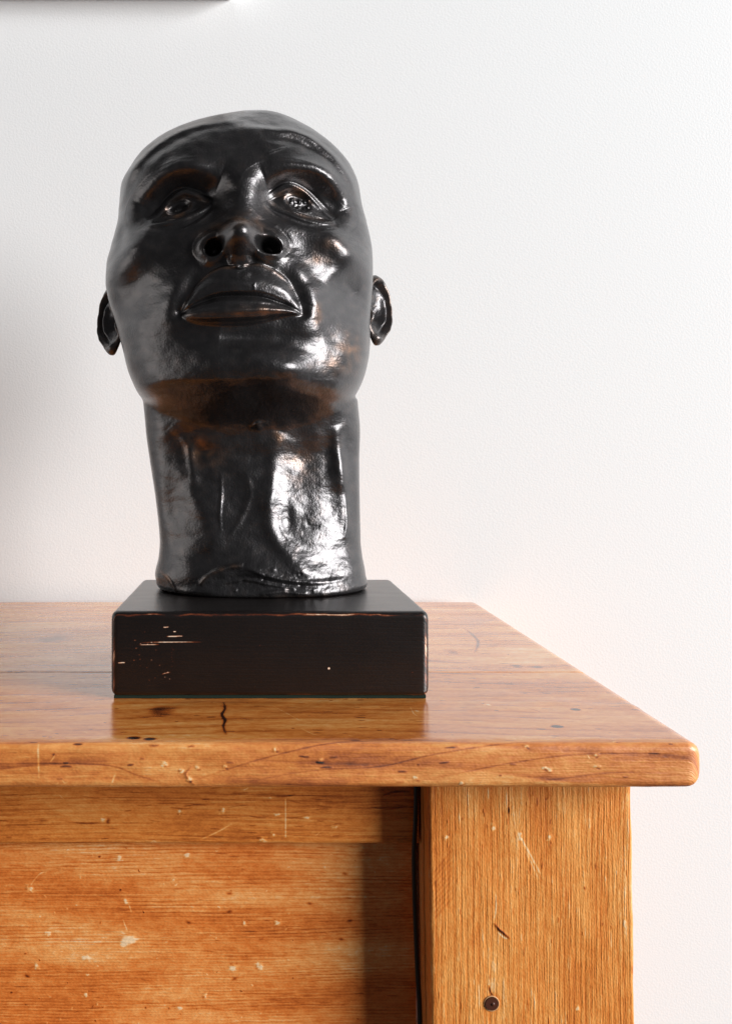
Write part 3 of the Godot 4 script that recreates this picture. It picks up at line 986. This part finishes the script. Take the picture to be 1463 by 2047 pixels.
	var knob := SphereMesh.new()
	knob.radius = 0.0014
	knob.height = 0.0028
	part("peg_centre", knob, dark, pg, Vector3(0.0006, 0.0012, 0.0))
	var ring := TorusMesh.new()
	ring.inner_radius = 0.0037
	ring.outer_radius = 0.0045
	var pale_wood := StandardMaterial3D.new()
	pale_wood.albedo_color = Color(0.78, 0.6, 0.42)
	pale_wood.roughness = 0.6
	part("rim", ring, pale_wood, pg, Vector3(0, 0.0012, 0))

func pale(t: Canvas, r: Canvas, c: Vector2, rx: float, ry: float, amount := 0.3) -> void:
	# a chip or scuff: a few ragged lobes
	for k in 6:
		t.blob(c + Vector2(rng.randf_range(-0.7, 0.7) * rx, rng.randf_range(-0.7, 0.7) * ry), rx * rng.randf_range(0.25, 0.6), ry * rng.randf_range(0.3, 0.7), rng.randf_range(-30, 30), amount * rng.randf_range(0.3, 0.75), 3.0)
	for k in 5:
		t.blob(c + Vector2(rng.randf_range(-1.3, 1.3) * rx, rng.randf_range(-1.2, 1.2) * ry), rx * 0.25, ry * 0.2, rng.randf_range(-30, 30), amount * rng.randf_range(-0.8, 0.8))
	r.blob(c, rx, ry, 0, -0.3, 4.0)

func top_marks(t: Canvas, r: Canvas) -> void:
	specks(t, r, 420, 6.0, -0.4, 11, 0.5)
	specks(t, r, 110, 5.0, 0.25, 12, 0.25, 1.2)
	t.blob(Vector2(314.1, 113.1), 8.5, 11, 0, -0.3, 4.0)           # brown knot
	t.blob(Vector2(312.0, 113.1), 4.5, 7, 0, -0.2)
	for k in 2:                                             # crack that crosses the grain
		t.stroke([Vector2(350.1, 92.2), Vector2(351.5, 108.6), Vector2(350.2, 121.8), Vector2(352.4, 134.5), Vector2(351.9, 146.6), Vector2(354.2, 163.8)], 0.5 + 0.6 * k, -0.5, 2.0, true, 4)
	r.stroke([Vector2(350.1, 92.2), Vector2(351.5, 108.6), Vector2(350.2, 121.8), Vector2(352.4, 134.5), Vector2(351.9, 146.6), Vector2(354.2, 163.8)], 0.6, -0.5, 2.0, true, 4)
	for h in [[Vector2(562.7, 110.8), 2.9], [Vector2(539.9, 146.6), 3.4], [Vector2(304.3, 168.4), 3.8], [Vector2(313.1, 170.2), 3.2]]:
		t.blob(h[0], h[1], 2.6, 0, -0.9, 4.0)
		r.blob(h[0], h[1], 2.6, 0, -0.5, 4.0)
	t.blob(Vector2(566.1, 149.6), 4.0, 4.0, 0, -0.16)
	t.blob(Vector2(566.1, 149.6), 3.0, 3.0, 0, 0.16)
	pale(t, r, Vector2(511.3, 99.3), 3.0, 3.0, 0.35)
	pale(t, r, Vector2(465.8, 113.1), 2.0, 2.0, 0.3)
	t.stroke([Vector2(464.3, 104.0), Vector2(463.7, 118.6), Vector2(465.3, 126.1)], 0.3, 0.3)
	t.stroke([Vector2(395.0, 149.6), Vector2(401.3, 161.0), Vector2(405.2, 163.8)], 0.35, 0.3)
	t.stroke([Vector2(531.5, 104.0), Vector2(537.1, 110.8), Vector2(540.7, 118.6)], 0.4, -0.25)
	t.stroke([Vector2(380.4, 101.7), Vector2(395.7, 134.5)], 0.25, 0.25)
	t.blob(Vector2(255.7, 154.4), 3, 2, 0, 0.2)
	# front edge: late-wood lines that climb to the right, chips and a small knot
	t.stroke([Vector2(218.3, 187.6), Vector2(266.1, 187.6), Vector2(292.7, 188.7), Vector2(307.3, 193.7), Vector2(321.9, 198.3)], 0.42, -0.24, 2.0, true)
	t.stroke([Vector2(218.3, 176.9), Vector2(260.8, 176.1), Vector2(313.9, 175.3), Vector2(345.8, 173.8)], 0.42, -0.24)
	t.stroke([Vector2(335.2, 197.5), Vector2(367.1, 186.8), Vector2(404.3, 177.6), Vector2(436.2, 173.4), Vector2(473.4, 171.5)], 0.42, -0.24)
	t.stroke([Vector2(361.8, 198.3), Vector2(399.0, 191.4), Vector2(436.2, 189.1), Vector2(462.7, 183.0), Vector2(499.9, 177.3), Vector2(531.8, 174.2), Vector2(579.7, 173.1)], 0.42, -0.24)
	t.stroke([Vector2(454.8, 197.1), Vector2(481.3, 191.8), Vector2(507.9, 186.8), Vector2(537.1, 183.0), Vector2(577.0, 182.2), Vector2(600.9, 184.5)], 0.42, -0.24)
	t.stroke([Vector2(502.6, 198.7), Vector2(534.5, 195.2), Vector2(563.7, 192.2), Vector2(600.9, 193.7)], 0.5, -0.2)
	for k in 4:
		t.blob(Vector2(364.4, 188.0) + Vector2(k * 53.1, 0.0), 30, 2.2, 4, -0.08)
	t.blob(Vector2(313.9, 202.1), 3.2, 1.6, 0, -0.35, 4.0)
	t.blob(Vector2(313.9, 202.1), 1.6, 0.8, 0, 0.3)
	t.blob(Vector2(275.7, 177.3), 2.6, 0.7, 0, -0.6, 4.0)
	t.blob(Vector2(263.4, 183.0), 1.0, 0.7, 0, -0.4)
	t.stroke([Vector2(254.9, 175.3), Vector2(255.5, 195.6)], 0.5, 0.3)
	t.stroke([Vector2(295.9, 192.9), Vector2(294.0, 198.3)], 0.5, 0.3)
	for c in [Vector2(335.2, 196.0), Vector2(331.2, 191.8), Vector2(339.2, 189.9), Vector2(353.8, 189.1), Vector2(321.9, 188.0), Vector2(454.8, 195.6), Vector2(522.5, 189.9), Vector2(525.2, 191.0), Vector2(550.4, 189.1), Vector2(549.9, 183.0), Vector2(478.7, 198.3), Vector2(513.2, 178.4), Vector2(404.3, 186.0), Vector2(561.1, 174.6), Vector2(380.4, 180.3)]:
		pale(t, r, c, rng.randf_range(1.0, 2.4), rng.randf_range(0.8, 1.6), 0.32)
		t.blob(c + Vector2(0.8, 1.0), 1.2, 0.5, rng.randf_range(-40, 40), -0.35)
	t.stroke([Vector2(336.5, 189.1), Vector2(333.1, 193.7), Vector2(338.4, 199.8)], 0.42, -0.24)
	r.stroke([Vector2(336.5, 189.1), Vector2(333.1, 193.7), Vector2(338.4, 199.8)], 0.8, -0.5)

func back_marks(t: Canvas, r: Canvas) -> void:
	specks(t, r, 420, 8.0, -0.35, 7, 0.7)
	t.stroke([Vector2(557.7, 166.9), Vector2(555.8, 225.2), Vector2(540.9, 275.9)], 1.1, -0.5)
	t.blob(Vector2(524.9, 272.1), 3.5, 7, 0, -0.35)
	t.blob(Vector2(561.2, 320.3), 3, 3.5, 0, -0.5)
	t.blob(Vector2(575.5, 325.2), 3, 3.5, 0, -0.5)
	t.blob(Vector2(201.9, 214.2), 12, 14, 0, -0.35)
	t.blob(Vector2(195.9, 225.2), 8, 9, 0, -0.2)
	for k in 14:
		t.blob(Vector2(195.0, 339.7) + Vector2(k * 9.3, 0.0) + Vector2(0, rng.randf_range(-1, 1)), rng.randf_range(2, 5), 1.8, 0, -0.35)

func rail_marks(t: Canvas, r: Canvas) -> void:
	specks(t, r, 240, 12.0, -0.2, 21)
	specks(t, r, 60, 3.0, 0.22, 22, 0.25, 1.0)
	for c in [Vector2(250.8, 43.2), Vector2(296.1, 38.7), Vector2(350.3, 51.4), Vector2(352.7, 40.2), Vector2(369.7, 42.3), Vector2(344.1, 54.9), Vector2(320.6, 37.6), Vector2(386.8, 47.6), Vector2(406.0, 59.1)]:
		pale(t, r, c, rng.randf_range(1.2, 2.4), rng.randf_range(1.0, 2.0), 0.25)
	t.blob(Vector2(253.1, 43.8), 1.2, 1.6, 0, -0.45)
	t.stroke([Vector2(227.8, 44.3), Vector2(239.6, 45.2), Vector2(249.9, 44.6)], 0.6, -0.3)
	t.stroke([Vector2(307.3, 54.9), Vector2(317.6, 50.2), Vector2(326.5, 45.2)], 0.4, 0.28)
	t.stroke([Vector2(357.7, 31.1), Vector2(357.7, 53.5)], 0.32, 0.35, 2.0, false)
	t.stroke([Vector2(414.8, 28.4), Vector2(422.2, 26.7), Vector2(431.6, 26.4)], 0.7, -0.4)
	t.stroke([Vector2(171.9, 57.3), Vector2(248.4, 56.4), Vector2(307.3, 57.0), Vector2(378.0, 56.4)], 0.8, 0.1)

func panel_marks(t: Canvas, r: Canvas) -> void:
	specks(t, r, 260, 9.0, -0.16, 31, 0.25, 0.1)
	specks(t, r, 160, 2.0, 0.22, 32, 0.35, 1.2)
	specks(t, r, 60, 1.5, -0.4, 33, 0.4, 1.2)
	pale(t, r, Vector2(263.7, 66.6), 5.5, 3.4, 0.36)
	for c in [Vector2(215.8, 63.0), Vector2(238.5, 77.4), Vector2(262.8, 43.2), Vector2(353.5, 56.1), Vector2(327.1, 83.0), Vector2(258.9, 17.5), Vector2(299.3, 15.7), Vector2(205.0, 35.2), Vector2(209.5, 82.1), Vector2(342.7, 82.1), Vector2(309.8, 100.1), Vector2(294.8, 107.0), Vector2(239.4, 99.2), Vector2(333.7, 56.7)]:
		pale(t, r, c, rng.randf_range(1.4, 3.0), rng.randf_range(1.2, 2.4), 0.28)
	t.stroke([Vector2(264.3, 44.7), Vector2(266.1, 50.1)], 0.4, 0.3)
	t.stroke([Vector2(260.7, 53.7), Vector2(263.7, 61.5)], 0.3, 0.3)
	t.stroke([Vector2(205.0, 34.6), Vector2(211.0, 26.8), Vector2(217.0, 25.3)], 0.3, 0.25)
	for c in [Vector2(324.7, 38.7), Vector2(300.2, 56.1), Vector2(391.5, 66.0), Vector2(396.6, 54.9), Vector2(372.6, 44.7), Vector2(327.7, 89.6), Vector2(309.8, 100.1), Vector2(203.5, 88.1), Vector2(324.7, 49.2), Vector2(393.6, 26.8)]:
		t.blob(c, 1.6, 0.8, rng.randf_range(-30, 30), -0.4)

func leg_marks(t: Canvas, r: Canvas) -> void:
	specks(t, r, 190, 12.0, 0.2, 41, 0.2, 0.03)
	specks(t, r, 120, 5.0, -0.25, 42, 0.3, 0.05)
	t.blob(Vector2(22.9, 75.3), 1.9, 0.55, 0, -0.8, 4.0)
	t.blob(Vector2(67.5, 33.2), 0.9, 0.5, 0, -0.5)
	t.stroke([Vector2(68.9, 83.4), Vector2(77.4, 83.2), Vector2(85.3, 84.6)], 0.35, 0.35)
	t.stroke([Vector2(86.2, 84.6), Vector2(90.1, 81.8), Vector2(92.1, 79.5), Vector2(95.8, 75.3)], 0.7, -0.7)
	r.stroke([Vector2(86.2, 84.6), Vector2(90.1, 81.8), Vector2(92.1, 79.5), Vector2(95.8, 75.3)], 0.8, -0.6)
	t.stroke([Vector2(91.2, 82.6), Vector2(94.3, 79.5), Vector2(95.5, 76.9)], 0.4, 0.5)
	t.stroke([Vector2(121.5, 88.2), Vector2(124.9, 87.4), Vector2(128.3, 85.7)], 0.5, -0.7)
	t.blob(Vector2(131.6, 85.4), 5.6, 5.2, 0, -0.16, 4.0)
	t.blob(Vector2(124.9, 87.1), 6.5, 2.0, 0, 0.12)
	t.stroke([Vector2(35.9, 70.2), Vector2(45.7, 64.8), Vector2(62.7, 56.0)], 0.5, 0.3)
	t.stroke([Vector2(45.7, 66.2), Vector2(55.6, 61.7), Vector2(62.7, 59.1)], 0.4, 0.25)
	t.stroke([Vector2(9.0, 53.5), Vector2(15.2, 52.7), Vector2(17.5, 54.9)], 0.6, -0.25)
	for c in [Vector2(87.3, 10.8), Vector2(37.8, 111.4), Vector2(37.8, 69.0), Vector2(38.7, 52.1), Vector2(31.6, 84.6), Vector2(135.6, 38.0)]:
		pale(t, r, c, rng.randf_range(1.4, 2.6), rng.randf_range(0.9, 1.7), 0.3)
	for k in 9:
		t.stroke([Vector2(85.3, 119.9) + Vector2(-k * 3.2, 0), Vector2(71.2, 107.2) + Vector2(-k * 3.4, 0)], 0.7, -0.12)
	t.blob(Vector2(109.3, 86.0), 12, 4, 0, 0.1)

func bust() -> void:
	var t := thing("bronze_bust", "dark bronze portrait head looking upwards, on a black wooden block", "sculpture", Vector3(0, TOP, -0.661))
	var bronze := StandardMaterial3D.new()
	bronze.resource_name = "patinated_bronze"
	bronze.vertex_color_use_as_albedo = true
	bronze.metallic = 0.85
	bronze.metallic_specular = 0.5
	bronze.roughness = 0.33
	bronze.clearcoat_enabled = true
	bronze.clearcoat = 0.45
	bronze.clearcoat_roughness = 0.26
	var bn := NoiseTexture2D.new()
	bn.noise = noise_of(71, 5)
	bn.noise.frequency = 0.06
	bn.width = 512
	bn.height = 512
	bn.seamless = true
	bronze.uv1_triplanar = true
	bronze.uv1_scale = Vector3(16, 16, 16)
	bronze.heightmap_enabled = true
	bronze.heightmap_texture = bn
	bronze.heightmap_scale = 0.02
	part("head", bronze_head(), bronze, t, Vector3(0, 0.055, -0.029))
	part("ear", ear_mesh(1.0), bronze, t, Vector3(0.0925, 0.055 + 0.211, -0.029 - 0.025))
	part("ear_001", ear_mesh(-1.0), bronze, t, Vector3(-0.1095, 0.055 + 0.2035, -0.029 - 0.025))
	# block
	var blk := ramp([[0.0, Color(0.02, 0.015, 0.015)], [0.4, Color(0.055, 0.04, 0.038)], [0.62, Color(0.09, 0.06, 0.055)], [0.72, Color(0.3, 0.13, 0.07)], [0.85, Color(0.5, 0.27, 0.16)], [1.0, Color(0.95, 0.85, 0.75)]])
	var wb := wood_canvas(200, 290, 0.3, 301, 2.6, 8.0, 0.2, 0.1, 0.08)
	lift(wb[0], -0.13)
	block_marks(wb[0], wb[1])
	var mat_block := wood_material("black_block_wood", wb[0], wb[1], blk, 0.42, 0.7, 0.3, 0.03)
	var base := part("block", board(-90.9, 109.1, 1.8, 55, -81, 81, [4.0, 3.0, 3.0, 4.0], 3.6, 4.5, Vector2(200, 290), Vector2(-90.9, 26.6), 0.25, 12), mat_block, t)
	var felt := StandardMaterial3D.new()
	felt.albedo_color = Color(0.05, 0.13, 0.09)
	felt.roughness = 1.0
	part("felt", board(-89.2, 107.4, 0.1, 2.2, -79.5, 79.3, [0.3, 0.3, 0.3, 0.3], 0.3, 0.3, Vector2(200, 200), Vector2.ZERO), felt, base)

func block_marks(t: Canvas, r: Canvas) -> void:
	specks(t, r, 260, 14.0, -0.1, 51, 0.25, 0.02)
	specks(t, r, 60, 0.8, 0.3, 52, 0.25, 1.0)
	t.stroke([Vector2(17.0, 178.0), Vector2(37.1, 177.7), Vector2(58.2, 177.7)], 0.3, 0.55, 4.0)
	t.stroke([Vector2(17.3, 179.5), Vector2(30.8, 179.2)], 0.3, 0.6)
	t.stroke([Vector2(34.6, 174.2), Vector2(45.6, 173.9)], 0.35, 0.9)
	t.stroke([Vector2(32.7, 168.5), Vector2(36.5, 168.2)], 0.35, 0.8)
	t.stroke([Vector2(39.0, 171.1), Vector2(41.2, 171.1)], 0.35, 0.7)
	t.stroke([Vector2(4.1, 190.9), Vector2(9.1, 190.6)], 0.35, 0.8)
	t.stroke([Vector2(31.8, 198.1), Vector2(34.6, 197.2), Vector2(38.1, 196.8)], 0.35, 0.5)
	t.blob(Vector2(137.1, 194.3), 0.7, 0.7, 0, 1.2, 4.0)
	rng.seed = 61
	for k in 18:
		t.blob(Vector2(24.5, 187.4) + Vector2(rng.randf_range(-11, 14), rng.randf_range(-16, 15)), rng.randf_range(0.2, 0.8), 0.22, 0, 0.5)
	for k in 9:
		t.blob(Vector2(38.7, 181.1) + Vector2(rng.randf_range(-0.6, 0.6), k * 1.5), 0.3, 0.5, 0, 0.3)
	t.stroke([Vector2(144.1, 187.4), Vector2(156.6, 176.4), Vector2(161.4, 174.2)], 0.25, 0.12)
	# edges rubbed to the brown wood
	var n := noise_of(63, 3)
	n.frequency = 0.05
	for k in 400:
		var u := k * 0.5
		var a := 0.5 + 0.5 * n.get_noise_2d(u, 0) * 2.0
		t.blob(Vector2(u, 160.5 + n.get_noise_2d(u, 50)), 0.8, 0.75, 0, 0.13 * (0.55 + 0.6 * a))
		t.blob(Vector2(u, 211.5 + n.get_noise_2d(u, 90)), 0.7, 0.8, 0, 0.06 * (0.7 + n.get_noise_2d(u, 30) * 1.6))
	for k in 110:
		var v := 160.0 + k * 0.5
		t.blob(Vector2(198.2, v), 0.9, 0.8, 0, 0.2 * (0.6 + n.get_noise_2d(v, 70)))
		t.blob(Vector2(1.6, v), 0.9, 0.8, 0, 0.17 * (0.6 + n.get_noise_2d(v, 170)))
	pale(t, r, Vector2(198, 209), 1.2, 1.2, 0.3)

func cable() -> void:
	var pts := [Vector3(93.4, -24, -538), Vector3(93.4, -38, -537), Vector3(92.8, -62, -536.5), Vector3(92.0, -76, -536.5), Vector3(92.3, -99, -536.5), Vector3(93.0, -120, -537), Vector3(94.2, -149, -537), Vector3(95.6, -177, -537), Vector3(96.5, -260, -537), Vector3(97, -700, -537)]
	var c := Curve3D.new()
	for k in pts.size():
		var tan_v: Vector3 = (pts[mini(k + 1, pts.size() - 1)] - pts[maxi(k - 1, 0)]) * 0.16
		c.add_point(pts[k] * MM, -tan_v * MM, tan_v * MM)
	var p := PackedVector3Array()
	var rows := 90
	for j in rows:
		var o := c.sample_baked(c.get_baked_length() * j / (rows - 1), true)
		for i in 13:
			var a := TAU * i / 12.0
			p.append(o + Vector3(cos(a), 0, sin(a)) * 0.0014)
	var m := StandardMaterial3D.new()
	m.albedo_color = Color(0.03, 0.03, 0.03)
	m.roughness = 0.45
	var o := part("cable", sheet(p, PackedVector2Array(), 13, rows, false, PackedColorArray(), true), m, self, Vector3(0, TOP, 0))
	o.set_meta("label", "thin black cable hanging in the gap beside the pine leg")
	o.set_meta("category", "cable")
